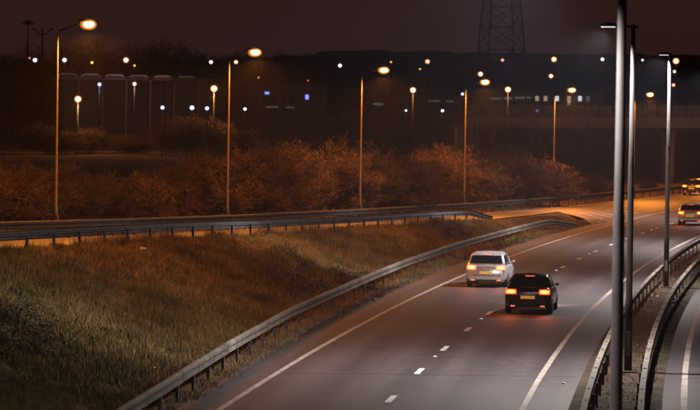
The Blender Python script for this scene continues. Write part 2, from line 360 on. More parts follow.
# ------------------------------------------------------------------ safety barriers
W_PROF = [(0.0, 0.43), (0.05, 0.455), (0.10, 0.475), (0.10, 0.555), (0.0, 0.575), (0.0, 0.625), (0.10, 0.645), (0.10, 0.725), (0.06, 0.75), (0.0, 0.765)]
BOX_PROF = [(-0.02, 0.52), (0.13, 0.52), (0.13, 0.72), (-0.02, 0.72)]
def barrier(name, label, path, zf, y0, y1, side, prof='w', ramp=None, step=3.2, cat='barrier', group=None, hscale=1.0, rm='rail'):
    """side=+1: rail on the +X face of its posts.  ramp=(Y a, Y b): the end slopes into the ground"""
    root = empty(name, (float(path(y0)), y0, float(zf(y0))))
    tag(root, label, cat, group)
    ox, oy, oz = root.location
    drop = lambda Y: 1.0 if not ramp else float(np.interp(Y, [ramp[0], ramp[1]], [1.0, 0.12]))
    P = W_PROF if prof == 'w' else BOX_PROF
    if prof == 'w': P = P + [(d - 0.012, z) for d, z in reversed(P)]
    pm = MB()
    pm.box((0, 0, 0.29), (0.055, 0.11, 0.62)); pm.box((0.05, 0, 0.29), (0.012, 0.12, 0.62)) if prof == 'w' else None
    pmesh = pm.mesh('post'); pmesh.materials.append(MT['post'])
    cm = MB().box((0, 0, 0), (0.05, 0.16, 0.016)).mesh('fixing_plate'); cm.materials.append(MT['bolt'])
    sm_ = MB().box((0, 0, 0), (0.012, 0.035, 0.28)).mesh('splice_plate'); sm_.materials.append(MT['rail_dull'])
    Y = y0; n = 0
    while Y < y1 - 0.2:
        Yn = min(Y + step, y1)
        v = []; f = []; m_ = len(P); jit = random.uniform(-0.006, 0.006)
        for i in range(3):
            yy = Y + (Yn - Y) * i / 2 + (0.06 if i == 2 else 0)
            x = float(path(yy)); z = float(zf(yy)); dr = drop(yy); lap = (0.006 * side if i == 2 else 0.0)
            sl = (float(path(yy + .5)) - float(path(yy - .5)))
            nx, ny = 1 / math.hypot(1, sl), -sl / math.hypot(1, sl)
            for d, h in P:
                hh = (h - 0.6) + 0.6 * dr if ramp else h
                v.append((x + nx * (d * side + lap + 0.03 * side) - ox, yy + ny * (d * side + 0.03 * side) - oy, z + max(hh * hscale, -0.25) + jit - oz))
        for i in range(2):
            for k in range(m_):
                q = [i * m_ + k, i * m_ + (k + 1) % m_, (i + 1) * m_ + (k + 1) % m_, (i + 1) * m_ + k]
                f.append(q if side > 0 else q[::-1])
        f.append(list(range(m_))[::-1]); f.append([2 * m_ + k for k in range(m_)])
        link('rail_section', pymesh('rail_section', v, f), MT[rm], root)
        dr = drop(Y + 0.1)
        if dr > 0.45:
            p = link('post', pmesh, None, root, (float(path(Y + .1)) - ox - 0.035 * side, Y + 0.1 - oy, float(zf(Y + .1)) - oz - (1 - dr) * 0.6))
            p.rotation_euler = (random.uniform(-.02, .02), random.uniform(-.02, .02), -math.atan(float(path(Y + .6)) - float(path(Y - .4))))
            p.scale = (1, 1, hscale)
            if prof == 'w' and rm == 'rail' and dr > .95: link('splice_plate', sm_, None, root, (float(path(Y + .1)) - ox + side * 0.133, Y + 0.1 - oy, float(zf(Y + .1)) - oz + 0.60))
            if prof == 'box':
                link('fixing_plate', cm, None, root, (float(path(Y + .1)) - ox + side * 0.085, Y + 0.1 - oy, float(zf(Y + .1)) - oz + 0.729 * hscale))
        Y = Yn; n += 1
    return root
lb_off = lambda Y: np.interp(Y, [40, 72, 78, 92, 107, 124, 145, 167, 195, 199, 207], [-0.9, -1.15, -1.25, -1.6, -1.95, -2.12, -2.42, -2.48, -2.34, -2.2, -1.75])
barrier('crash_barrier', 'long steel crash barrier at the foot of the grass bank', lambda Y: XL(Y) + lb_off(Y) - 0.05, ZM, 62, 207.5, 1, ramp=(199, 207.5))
barrier('crash_barrier', 'left steel barrier of the central reservation, beside the brighter two-lane carriageway', lambda Y: XL(Y) + 9.25, ZM, 46, 240, -1, 'box')
barrier('crash_barrier', 'right steel barrier of the central reservation, along the carriageway at the right edge', lambda Y: XL(Y) + 10.38, ZM, 46, 240, 1, 'box')
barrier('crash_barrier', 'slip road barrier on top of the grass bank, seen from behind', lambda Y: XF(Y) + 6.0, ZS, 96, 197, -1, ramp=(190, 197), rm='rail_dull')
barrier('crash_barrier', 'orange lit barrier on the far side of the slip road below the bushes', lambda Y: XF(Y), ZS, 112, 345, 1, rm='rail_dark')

# ------------------------------------------------------------------ lamp columns
def spot(name, parent, loc, power, col, size, blend, tilt=(0, 0), rad=0.10):
    ld = bpy.data.lights.new(name, 'SPOT'); ld.energy = power; ld.color = col; ld.spot_size = R_(size); ld.spot_blend = blend; ld.shadow_soft_size = rad
    o = bpy.data.objects.new(name, ld); C.objects.link(o); o.parent = parent; o.location = loc
    o.rotation_euler = (tilt[0], tilt[1], 0); return o
def slip_lamp(label, x, y, z, h, rz):
    r = empty('street_lamp', (x, y, z - 0.05), rz); tag(r, label, 'street lamp', 'sodium lamps along the slip road')
    MB().tube([(0, 0, 0), (0, 0, 1.3), (0, 0, 1.34), (0, 0, h - 0.25), (0.05, 0, h - 0.1)], [0.08, 0.08, 0.058, 0.042, 0.04], 12).build('pole', MT['pole_dull'], r, smooth=True)
    MB().box((0.09, 0, 0.7), (0.03, 0.11, 0.6)).build('service_door', MT['head'], r)
    MB().tube([(0.0, 0, h - 0.2), (0.12, 0, h - 0.01), (0.5, 0, h + 0.13), (1.0, 0, h + 0.27)], [0.04, 0.034, 0.03, 0.03], 8).build('bracket_arm', MT['galv'], r, smooth=True)
    MB().ball((1.2, 0, h + 0.41), (0.34, 0.12, 0.07), 14, 8).build('lamp_casing', MT['head'], r, smooth=True)
    bw = MB().ball((1.34, 0, h + 0.25), (0.37, 0.24, 0.235), 18, 12).build('halo_bowl', MT['sodium_halo'], r, smooth=True)  # oversized bowl and inner layer imitate the glow around the bulb
    MB().ball((1.355, 0, h + 0.255), (0.30, 0.19, 0.185), 18, 12).build('inner_halo', MT['sodium_inner_halo'], bw, smooth=True)
    MB().ball((1.36, 0, h + 0.26), (0.235, 0.14, 0.135), 14, 8).build('bulb', MT['sodium'], bw, smooth=True)
    spot('sodium_light', r, (1.32, 0, h - 0.05), SODIUM_POWER, SODIUM, 174, 0.45, (0, R_(-6)))
    return r
SL = [('sodium street lamp of the slip road just outside the left edge', -170, 108.5), ('leftmost tall sodium street lamp, rising above the bushes at the left edge', 56, 135.5), ('second sodium street lamp from the left along the slip road', 227.5, 161.5),
      ('third sodium street lamp from the left, beside the large rounded bush', 360, 187.5), ('fourth sodium street lamp from the left, below the lattice pylon', 464, 216),
      ('fifth sodium street lamp from the left, before the lit windows', 553, 246), ('farthest sodium street lamp, seen between the median columns and the bridge', 633, 278), ('sodium street lamp of the slip road just outside the right edge', 705, 311)]
for lab, px, Y in SL:
    for _ in range(60): Y += (at(px, 205, Y).x - (float(XF(Y)) - 0.62)) * 2.0      # where the line of columns meets this sight line
    sl_ = float(XF(Y + 1) - XF(Y)); x = float(XF(Y)) - 0.62
    slip_lamp(lab, x, Y, float(ZS(Y)), 8.78, -math.atan(sl_))
def median_lamp(label, Y, reach, dx=0.0, group='tall lamp columns in the central reservation'):
    x = float(XL(Y)) + 9.82 + dx; z = float(ZM(Y)); r = empty('lamp_column', (x, Y, z), -math.atan(float(XL(Y + 1) - XL(Y)))); tag(r, label, 'lamp column', group)
    MB().tube([(0, 0, 0), (0, 0, 2.1), (0, 0, 2.16), (0, 0, 6.0), (0, 0, 6.04), (0, 0, 10.0)], [0.112, 0.108, 0.095, 0.085, 0.076, 0.062], 16).build('pole', MT['galv'], r, smooth=True)
    MB().box((0, 0, 0.0), (0.5, 0.5, 0.14)).build('footing', MT['gravel'], r, bevel=0.02)
    MB().box((0.0, -0.112, 0.85), (0.13, 0.02, 0.7)).build('service_door', MT['head'], r)
    MB().tube([(0.15, 0, 9.93), (-max(reach - 0.25, 0.02), 0, 9.97)], [0.035, 0.032], 10).build('bracket_arm', MT['galv'], r, smooth=True)
    b = MB(); b.box((-reach, 0, 9.98), (0.46, 0.24, 0.07)); b.box((-reach + 0.05, 0, 10.03), (0.3, 0.17, 0.05)); b.build('lamp_casing', MT['head'], r, bevel=0.015)
    MB().box((-reach, 0, 9.93), (0.40, 0.20, 0.034)).build('lamp_glass', MT['ledglass'], r)
    spot('white_light', r, (-reach - 0.1, 0, 9.86), WHITE_POWER, WHITE, 166, 1.0, (0, R_(24)))
    spot('added_cone_spot', r, (-reach - 0.12, 0, 9.86), ADDED_CONE_POWER, (0.84, 0.89, 1.0), 34, 1.0, (0, R_(60)))  # extra narrow spot, added to imitate the pale lens-glare cone beside the head
    return r
median_lamp('nearest and thickest lamp column, running out of the top and bottom of the picture', 47.0, 1.25, 0.10)
median_lamp('second lamp column in the central reservation, right behind the nearest one', 91.8, 0.72, 0.05)
median_lamp('third lamp column in the central reservation, the thin one towards the right edge', 136.3, 0.24, -0.22)
median_lamp('lamp column of the central reservation beyond the right edge, fourth along', 181, 0.7)
median_lamp('lamp column of the central reservation beyond the right edge, fifth along', 226, 0.7)

# ------------------------------------------------------------------ vehicles
def loft(sections, close=True):
    n = len(sections[0]); v = [p for s in sections for p in s]; f = []
    for i in range(len(sections) - 1):
        for k in range(n - 1): f.append([i * n + k, i * n + k + 1, (i + 1) * n + k + 1, (i + 1) * n + k])
    if close: f.append(list(range(n))[::-1]); f.append([(len(sections) - 1) * n + k for k in range(n)])
    return v, f
GLASS = mat('dark_car_glass', (0.012, 0.013, 0.015), 0.08, 0.0, spec=0.8)
TYRE = mat('tyre_rubber', (0.018, 0.018, 0.018), 0.85); RIM = mat('wheel_rim', (0.35, 0.35, 0.36), 0.35, 0.8)
TAIL = glow('lit_tail_light', (1.0, 0.05, 0.008), 2.6); TAILC = glow('lit_tail_light_core', (1.0, 0.16, 0.022), 9.0)
PLATE = mat('yellow_plate', (0.75, 0.48, 0.04), 0.5, emit=(1.0, 0.55, 0.06), estr=0.25)  # light of the plate lamp put into the plate as a faint glow
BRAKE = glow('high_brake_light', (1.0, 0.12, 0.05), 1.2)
TRIM = mat('black_trim', (0.02, 0.02, 0.021), 0.6); CHROME = mat('bright_trim', (0.6, 0.6, 0.6), 0.2, 0.9)
def car(label, paint, off_, Y, zf, path, kind='hatch', L=4.15, W=1.74, H=1.46, lamp=1.0, headlights=True):
    x = float(path(Y)) + off_; sl_ = float(path(Y + 3) - path(Y)) / 3
    r = empty('car', (x, Y, float(zf(Y)) + 0.01), -math.atan(sl_)); tag(r, label, 'car', 'cars heading away along the road')
    slope = math.atan(-G); r.rotation_euler[0] = slope
    hw = W / 2
    # lower body: stations along the length, rear bumper at y=0
    st = [(0.0, .80, .34, .84), (0.06, .93, .27, .92), (0.25, .985, .22, .97), (0.9, 1.0, .19, .96), (2.0, 1.0, .18, .94), (2.9, 1.0, .19, .93), (3.3, .985, .20, .88), (3.75, .95, .22, .80), (4.02, .86, .26, .70), (4.15, .70, .36, .60)]
    sec = []
    for y, w, zb, zt in st:
        y = y * L / 4.15; w *= hw; s = []
        for k, (a, b) in enumerate(((-.86, 0), (-.97, .18), (-1, .45), (-.985, .75), (-.93, .95), (-.80, 1.0), (0, 1.015), (.80, 1.0), (.93, .95), (.985, .75), (1, .45), (.97, .18), (.86, 0), (-.86, 0))):
            s.append((a * w, y, zb + (zt - zb) * b))
        sec.append(s)
    v, f = loft(sec); f = [q[::-1] for q in f]
    o = link('body', pymesh('body', v, f, True), paint, r)
    # cabin shell
    cab = [(0.10, .72, 0.96), (0.42, .66, 1.36), (0.70, .645, 1.44), (1.5, .65, 1.46), (2.05, .64, 1.40), (2.95, .75, 0.93)] if kind == 'hatch' else [(0.62, .76, 0.95), (1.05, .66, 1.33), (1.35, .645, 1.41), (1.85, .645, 1.42), (2.25, .64, 1.37), (3.0, .75, 0.92)]
    sec = []
    for y, w, z in cab:
        y = y * L / 4.15; zz = z * H / 1.46; wb = hw * 0.93; wt = hw * w / 0.74 * 0.86
        t = max(0.0, (zz - 0.92) / (H - 0.92)); wt = wb + (wt - wb) * min(1, t)
        sec.append([(-wb, y, 0.90), (-wt, y, max(zz - 0.05, .91)), (-wt * .86, y, zz), (0, y, zz + 0.02), (wt * .86, y, zz), (wt, y, max(zz - 0.05, .91)), (wb, y, 0.90), (-wb, y, 0.90)])
    v, f = loft(sec); f = [q[::-1] for q in f]
    link('roof', pymesh('roof', v, f, True), paint, r)
    # glass: quads lifted a few millimetres off the shell
    def quadplate(name, pts, m, lift):
        n_ = (Vector(pts[1]) - Vector(pts[0])).cross(Vector(pts[3]) - Vector(pts[0])).normalized()
        A = [Vector(p) + n_ * lift for p in pts]; B = [Vector(p) - n_ * 0.02 for p in pts]
        return link(name, pymesh(name, A + B, [[0, 1, 2, 3], [7, 6, 5, 4], [0, 4, 5, 1], [1, 5, 6, 2], [2, 6, 7, 3], [3, 7, 4, 0]]), m, r)
    s0, s1 = sec[0], sec[1]
    def lerp(a, b, t): return tuple(a[i] + (b[i] - a[i]) * t for i in range(3))
    q = [lerp(s0[2], s1[2], .10), lerp(s0[4], s1[4], .10), lerp(s0[4], s1[4], .88), lerp(s0[2], s1[2], .88)]
    quadplate('rear_window', q, GLASS, 0.028)
    MB().box((0, lerp(s0[3], s1[3], .94)[1] - 0.02, lerp(s0[3], s1[3], .97)[2] + 0.02), (0.34, 0.03, 0.03)).build('high_brake_light', BRAKE, r)
    for s in (-1, 1):
        kk, kb = (1, 0) if s < 0 else (5, 6)
        for a, b, ta, tb in ((1, 3, .1, .92), (3, 4, .12, .8)):
            A0, A1, B0, B1 = sec[a][kb], sec[a][kk], sec[b][kb], sec[b][kk]
            P = [lerp(lerp(A0, A1, .12), lerp(B0, B1, .12), ta), lerp(lerp(A0, A1, .9), lerp(B0, B1, .9), ta), lerp(lerp(A0, A1, .9), lerp(B0, B1, .9), tb), lerp(lerp(A0, A1, .12), lerp(B0, B1, .12), tb)]
            quadplate('side_window', P if s < 0 else P[::-1], GLASS, 0.006)
        # wheels
        for yy in (0.78, 3.3):
            w = MB(); w.tube([(s * (hw - 0.21), 0, 0), (s * (hw - 0.19), 0, 0), (s * (hw - 0.02), 0, 0), (s * (hw + 0.0), 0, 0)], [0.27, 0.31, 0.31, 0.28], 20)
            wo = w.build('wheel', TYRE, r, (0, yy * L / 4.15, 0.30), True)
            rm = MB(); rm.tube([(s * (hw - 0.05), 0, 0), (s * (hw + 0.006), 0, 0), (s * (hw + 0.012), 0, 0)], [0.20, 0.20, 0.06], 12); rm.build('rim', RIM, wo)
        MB().ball((s * (hw + 0.03), 2.62 * L / 4.15, 0.99), (0.07, 0.05, 0.055), 10, 6).build('door_mirror', paint, r, smooth=True)
        # tail light: housing wrapped round the corner, bright core
        tl = MB(); tl.box((s * (hw - 0.25), -0.012 + 0.05, 0.82), (0.40, 0.14, 0.19)); t_ = tl.build('tail_light', TAIL, r, bevel=0.03)
        MB().ball((s * (hw - 0.25), -0.035, 0.825), (0.165, 0.03, 0.062), 14, 8).build('bulb_window', TAILC, t_, smooth=True)
        spot('tail_glow', r, (s * (hw - 0.2), -0.12, 0.80), 26 * lamp, (1.0, 0.16, 0.03), 150, 0.6, (R_(-78), 0), 0.06)
        MB().box((s * 0.62, L - 0.10, 0.62), (0.30, 0.14, 0.13)).build('headlight', glow('lit_headlight', (1, 0.96, 0.88), 6), r, bevel=0.02)
        if headlights: spot('headlight_beam', r, (s * 0.6, L + 0.08, 0.64), 900 * lamp, (1.0, 0.95, 0.9), 62, 0.8, (R_(82), 0), 0.05)
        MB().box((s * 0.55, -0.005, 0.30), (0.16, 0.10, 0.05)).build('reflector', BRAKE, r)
    MB().box((0, 0.02, 0.40), (W * 0.86, 0.16, 0.20)).build('rear_bumper', paint, r, bevel=0.05)
    MB().box((0, 0.03, 0.265), (W * 0.72, 0.16, 0.08)).build('bumper_skirt', TRIM, r, bevel=0.02)
    MB().box((0, -0.008, 0.62), (0.52, 0.03, 0.115)).build('number_plate', PLATE, r)
    for x0_, z0_, dx_, dz_ in ((-.6, .665, .008, .3), (.6, .665, .008, .3), (0, .512, 1.2, .008)): MB().box((x0_, 0.004, z0_), (dx_, 0.02, dz_)).build('boot_seam', TRIM, r)
    MB().tube([(0.0, 0.75, H - .02), (0.0, 0.6, H + .2)], .006, 6).build('aerial', TRIM, r)
    MB().box((0, 0.0, 0.715), (0.58, 0.05, 0.03)).build('boot_handle', CHROME, r)
    MB().tube([(0.45, 0.2, 0.24), (0.45, -0.06, 0.24)], 0.03, 10).build('exhaust_pipe', CHROME, r)
    return r
P_DARK = mat('dark_maroon_paint', (0.030, 0.016, 0.018), 0.25, 0.3, spec=0.7)
P_SILVER = mat('silver_paint', (0.50, 0.50, 0.52), 0.3, 0.4, spec=0.6)
P_GREY = mat('grey_paint', (0.22, 0.22, 0.24), 0.3, 0.4, spec=0.6); P_BLACK = mat('black_paint', (0.02, 0.02, 0.024), 0.25, 0.2, spec=0.7)
car('dark car in the right lane, the nearest one, tail lights on', P_DARK, 5.28, 117.5, ZM, XL, 'saloon')
car('pale silver car in the left lane beside the verge, tail lights on', P_SILVER, 2.05, 135, ZM, XL, 'hatch', lamp=0.9)
car('silver grey car farther ahead in the right lane, cut by the right edge', P_SILVER, 5.2, 212, ZM, XL, 'hatch', lamp=0.7)
car('distant dark car on the slip road at the right edge', P_BLACK, 2.15, 289, ZS, XF, 'hatch', lamp=0.6)

# ------------------------------------------------------------------ grass, weeds
def blades(pts, per, hmin, hmax, wid, lean=0.5, spread=0.10):
    n = len(pts) * per
    base = np.repeat(pts, per, axis=0) + np.c_[rng.normal(0, spread, (n, 2)), np.zeros(n)]
    hs = np.repeat(rng.uniform(hmin, hmax, len(pts)), per) * rng.uniform(0.55, 1.15, n)
    bx_, by_ = base[:, 0], base[:, 1]
    hs *= np.clip(0.85 + 0.45 * np.sin(bx_ * 2.1 + np.sin(by_ * .5) * 2) * np.sin(by_ * .62 + bx_ * .8) + 0.3 * np.sin(bx_ * 4.3 + by_ * 1.3), 0.3, 1.6)
    a = rng.uniform(0, 2 * np.pi, n); wv = np.c_[np.cos(a), np.sin(a), np.zeros(n)] * (wid * rng.uniform(.6, 1.3, n))[:, None]
    b = rng.uniform(0, 2 * np.pi, n); ln = np.abs(rng.normal(0, lean, n)) * hs
    tip = base + np.c_[np.cos(b) * ln, np.sin(b) * ln, hs]
    base[:, 2] -= 0.03
    V = np.stack([base - wv, base + wv, tip], axis=1)
    tint = np.repeat(rng.uniform(0, 1, len(pts)), per) * 0.6 + rng.uniform(0, 1, n) * 0.4
    return V, tint
def scatter(n, y0, y1, a, b, keep=None):
    ys = y0 + (y1 - y0) * rng.uniform(0, 1, n); out = []
    for y in ys:
        xa, xb = a(y), b(y)
        if xb - xa < 0.05: continue
        x = xa + (xb - xa) * rng.uniform()
        if keep and not keep(x, y): continue
        out.append((x, y, zg(x, y)))
    return np.array(out)
def hnoise(x, y): return math.sin(x * .55 + y * .21) + math.sin(y * .43 - x * .37 + 1.7) + math.sin(x * 1.3 + y * .9) * .6
inview = lambda x, y: -0.118 * y - 1.5 < x < 0.115 * y
crest_x = lambda y: float(min(XF(y) + np.interp(y, [150, 190], [5.7, 6.3]) - 4.7 + slip_w(y), XL(y) - 1.6)); base_x = lambda y: float(edge_left(y))
p1 = scatter(46000, 70, 150, crest_x, lambda y: base_x(y) - 1.0, inview); p2 = scatter(30000, 150, 219, crest_x, lambda y: base_x(y) - .6, inview)
p0 = scatter(7000, 92, 188, lambda y: float(XF(y)) + 5.35, lambda y: float(XF(y)) + 6.9, inview)
pts = np.vstack([p1, p2])
lush = np.array([hnoise(x, y) for x, y, z in pts])
_far = pts[:, 1] > 192; Vc, tc_ = blades(pts[_far], 6, 0.05, 0.16, 0.013, 0.8, 0.12); lush = lush[~_far]; pts = pts[~_far]
Va, ta = blades(pts[lush > -.2], 7, 0.10, 0.36, 0.015, 1.1, 0.10)
Vb, tb = blades(pts[lush <= -.2], 6, 0.10, 0.26, 0.012, 0.7, 0.12)
Vd, td = blades(p0, 6, 0.14, 0.42, 0.013, 0.4, 0.10)
tag(link('bank_grass', trimesh('bank_grass', np.vstack([Va, Vb, Vd]), np.r_[ta, tb, td]), MT['grass']), 'rough tussocky grass covering the bank below the slip road', 'grass', kind='stuff')
tag(link('nose_grass', trimesh('nose_grass', Vc, tc_), MT['drygrass']), 'short straw coloured grass on the tip between slip road and motorway', 'grass', kind='stuff')
p3 = scatter(9000, 66, 218, lambda y: base_x(y) - 1.5, lambda y: base_x(y) + 0.25, inview)
Va, ta = blades(p3, 6, 0.06, 0.24, 0.011, 0.8, 0.08)
tag(link('verge_grass', trimesh('verge_grass', Va, ta), MT['drygrass']), 'brown dry grass along the motorway edge under the crash barrier', 'grass', kind='stuff')
p4 = scatter(5000, 60, 200, lambda y: float(XL(y)) + 9.0, lambda y: float(XL(y)) + 10.75)
p4[:, 2] = ZM(p4[:, 1]) + 0.012
Va, ta = blades(p4, 5, 0.03, 0.11, 0.010, 0.9, 0.06)
tag(link('median_grass', trimesh('median_grass', Va, ta), MT['drygrass']), 'sparse dry grass and weeds between the median barriers', 'grass', kind='stuff')
p5 = scatter(14000, 112, 330, lambda y: float(XF(y)) - 9, lambda y: float(XF(y)) - 0.2, lambda x, y: abs(x) < .13 * y)
Va, ta = blades(p5, 5, 0.10, 0.4, 0.014, 0.6, 0.12)
tag(link('far_verge_grass', trimesh('far_verge_grass', Va, ta), MT['drygrass']), 'dry grass beyond the far barrier of the slip road', 'grass', kind='stuff')
tall = scatter(8200, 72, 190, crest_x, lambda y: base_x(y) - 1.3, lambda x, y: inview(x, y) and hnoise(x * 1.3 + 4, y * .8) > -.1)
Va, ta = blades(tall, 4, 0.4, 0.85, 0.009, 0.22, 0.15)
tag(link('dead_weed_stems', trimesh('dead_weed_stems', Va), MT['weed']), 'dark dead weed stems standing in the grass of the bank', 'weeds', kind='stuff')

# ------------------------------------------------------------------ bushes and trees of bare twigs
def twiggery(seed, h, spread, stems, trunk=False, leaves=2500):
    rg = random.Random(seed); segs = []; thin = []; tips = []
    def grow(p, d, ln, r, lv):
        n = 3 if lv < 3 else 2; q = p
        for i in range(n):
            d = (d + Vector((rg.gauss(0, .16), rg.gauss(0, .16), rg.gauss(0.04, .10)))).normalized()
            e = q + d * (ln / n); r2 = r * (1 - 0.28 * (i + 1) / n)
            (segs if lv < 2 else thin).append((q, e, r, r2)); q = e; r = r2
            if lv < 4:
                for _ in range({0: 3, 1: 3, 2: 3, 3: 3}[lv] if i < n - 1 or lv == 0 else 2):
                    a = Vector((rg.gauss(0, 1), rg.gauss(0, 1), rg.gauss(0.25, .6))).normalized()
                    nd = (d * 0.75 + a * 0.75).normalized()
                    grow(q - (e - p) * rg.uniform(0, .15), nd, ln * rg.uniform(.42, .62), r * .55, lv + 1)
        tips.append(q)
    if trunk:
        q = Vector((0, 0, 0)); segs.append((q, Vector((0.05, 0, h * .22)), h * .022, h * .018)); q = Vector((0.05, 0, h * .22))
        for k in range(stems):
            a = 2 * math.pi * k / stems + rg.uniform(-.4, .4); el = rg.uniform(.5, 1.35)
            grow(q, Vector((math.cos(a) * math.cos(el), math.sin(a) * math.cos(el), math.sin(el))), h * rg.uniform(.36, .5), h * .011, 0)
    else:
        for k in range(stems):
            a = 2 * math.pi * k / stems + rg.uniform(-.4, .4); el = rg.uniform(.45, 1.45)
            p = Vector((math.cos(a), math.sin(a), 0)) * rg.uniform(0, spread * .06)
            grow(p, Vector((math.cos(a) * math.cos(el) * spread / h * 1.4, math.sin(a) * math.cos(el) * spread / h * 1.4, math.sin(el))).normalized(), h * rg.uniform(.42, .62), h * .009, 0)
    mb = MB()
    for q, e, r, r2 in segs: mb.tube([q, e], [r, r2], 5, False)
    A = np.array([q[:] for q, *_ in thin]); B = np.array([e[:] for _, e, *_ in thin]); n = len(A)
    a = rng.normal(0, 1, (n, 3)); dirs = B - A; a = np.cross(dirs, a); a /= np.linalg.norm(a, axis=1)[:, None] + 1e-9
    wd = np.maximum(np.array([r for *_, r, _ in thin]), 0.009)[:, None]
    V = np.concatenate([np.stack([A - a * wd, A + a * wd, B + a * wd * .6], 1), np.stack([A - a * wd, B + a * wd * .6, B - a * wd * .6], 1)])
    # withered leaves and fine spray at the twig ends
    T = np.array([t[:] for t in tips]); T = T[rng.integers(0, len(T), leaves)] + rng.normal(0, .06, (leaves, 3))
    e = rng.normal(0, 1, (leaves, 3)); e /= np.linalg.norm(e, axis=1)[:, None]; s = rng.uniform(.06, .22, (leaves, 1)) * h / 4.5
    g = np.cross(e, rng.normal(0, 1, (leaves, 3))); g /= np.linalg.norm(g, axis=1)[:, None]
    V = np.concatenate([V, np.stack([T - g * .010 * h / 4, T + g * .010 * h / 4, T + e * s], 1)])
    return mb.mesh('stems', False), trimesh('twigs', V), V
PROT = []
for i, (h, s, n) in enumerate(((4.3, 3.0, 13), (3.6, 3.2, 14), (4.8, 2.7, 12), (3.0, 2.6, 12))):
    st, tw, V = twiggery(30 + i, h, s, n); st.materials.append(MT['bark']); tw.materials.append(MT['twig'])
    PROT.append((st, tw, V[:, :, 2].max()))
TREE = []
for i, (h, n) in enumerate(((9.0, 7), (8.0, 9))):
    st, tw, V = twiggery(60 + i, h, 3, n, True, 1500); st.materials.append(MT['bark']); tw.materials.append(MT['twig'])
    TREE.append((st, tw, V[:, :, 2].max()))
def plant(name, proto, label, cat, x, y, h, wide, group, k):
    r = empty(name, (x, y, zg(x, y) - 0.08), k * 1.9); tag(r, label, cat, group)
    sz = h / proto[2]; r.scale = (sz * wide, sz * wide, sz)
    link('trunk', proto[0], None, r); link('crown', proto[1], None, r); return r
def bush_at(px, ptop, Y, wide, k, label):
    x = at(px, 200, Y).x; x = min(x, float(XF(Y)) - 1.6)
    p = at(px, ptop, Y); h = p.z - zg(x, y=Y); plant('bare_bush', PROT[k % 4], label, 'bush', x, Y, max(h, 1.6), wide, 'bare winter bushes behind the slip road', k)
BUSH = [
 (-8, 150, 146, 1.2, 'bare bush cut by the left edge, beyond the slip road barrier'), (28, 146, 150, 1.2, 'reddish bare bush left of the leftmost street lamp'),
 (72, 160, 152, 1.1, 'low bare bush just right of the leftmost street lamp'), (108, 170, 158, 1.1, 'dark low bush between the first two street lamps, nearer the first'),
 (143, 165, 163, 1.1, 'dark low bush midway between the first two street lamps'), (180, 142, 176, 1.15, 'bare bush left of the second street lamp'),
 (212, 140, 180, 1.2, 'orange lit bush just behind the second street lamp'), (250, 136, 176, 1.15, 'brightest orange lit bush, right of the second street lamp'),
 (288, 136, 194, 1.15, 'left half of the rounded bush clump between second and third lamps'), (325, 129, 198, 1.3, 'tallest rounded bush left of the third street lamp'),
 (362, 140, 202, 1.15, 'bare bush right behind the third street lamp'), (398, 150, 208, 1.2, 'dim bush right of the third street lamp'),
 (432, 138, 224, 1.2, 'dim bush midway between the third and fourth lamps'), (466, 136, 230, 1.25, 'bare bush behind the fourth street lamp'),
 (500, 138, 238, 1.25, 'rounded bush right of the fourth street lamp'), (532, 150, 246, 1.2, 'bare bush left of the fifth street lamp'),
 (562, 160, 262, 1.2, 'low bush right of the fifth street lamp'), (592, 168, 272, 1.2, 'low bush left of the nearest lamp columns'),
 (648, 176, 300, 1.2, 'low bush left of the bridge pier')]
for k, (px, pt, Y, w, lab) in enumerate(BUSH): bush_at(px, pt, Y, w, k, lab)
B2 = [(52, 120, 342, 1.9, 'shrub below the warm white path lamp at the left'), (90, 124, 346, 1.7, 'shrub right of the warm white path lamp at the left'), (198, 112, 344, 1.9, 'shrub below the path lamp left of the second street lamp'),
      (130, 132, 352, 2.6, 'dark shrub behind the gap between the first two lamps'), (232, 124, 345, 1.7, 'shrub behind the pole of the second street lamp'), (420, 122, 280, 1.2, 'shrub below the path lamp right of the third lamp'), (520, 122, 300, 1.2, 'shrub below the path lamp right of the fourth lamp')]
for k, (px, pt, Y, w, lab) in enumerate(B2):
    x = at(px, 150, Y).x; p = at(px, pt, Y); plant('bare_bush', PROT[(k + 1) % 4], lab, 'bush', x, Y, p.z - zg(x, Y), w, 'shrubs in the field', k)
TR = [(10, 44, 430), (38, 40, 470), (72, 36, 440), (98, 33, 450), (124, 42, 480), (152, 40, 460), (176, 33, 450), (200, 35, 470), (222, 45, 480), (262, 50, 520), (290, 46, 540), (312, 48, 560), (338, 56, 560), (372, 60, 600), (440, 62, 600), (536, 52, 560), (560, 54, 540), (584, 56, 560), (612, 55, 540), (640, 57, 560), (668, 54, 520), (694, 52, 520)]
for k, (px, pt, Y) in enumerate(TR):
    x = at(px, 100, Y).x; p = at(px, pt, Y)
    where = ('left of the pylon' if px < 480 else 'right of the pylon'); n_ = k + 1 if px < 480 else k - 14
    ords = ['first', 'second', 'third', 'fourth', 'fifth', 'sixth', 'seventh', 'eighth', 'ninth', 'tenth', 'eleventh', 'twelfth', 'thirteenth', 'fourteenth', 'fifteenth']
    plant('bare_tree', TREE[k % 2], f'dark bare tree on the skyline, {ords[n_-1]} from the left {where}', 'tree', x, Y, p.z - 1.2, 1.35, 'dark trees on the skyline', k)

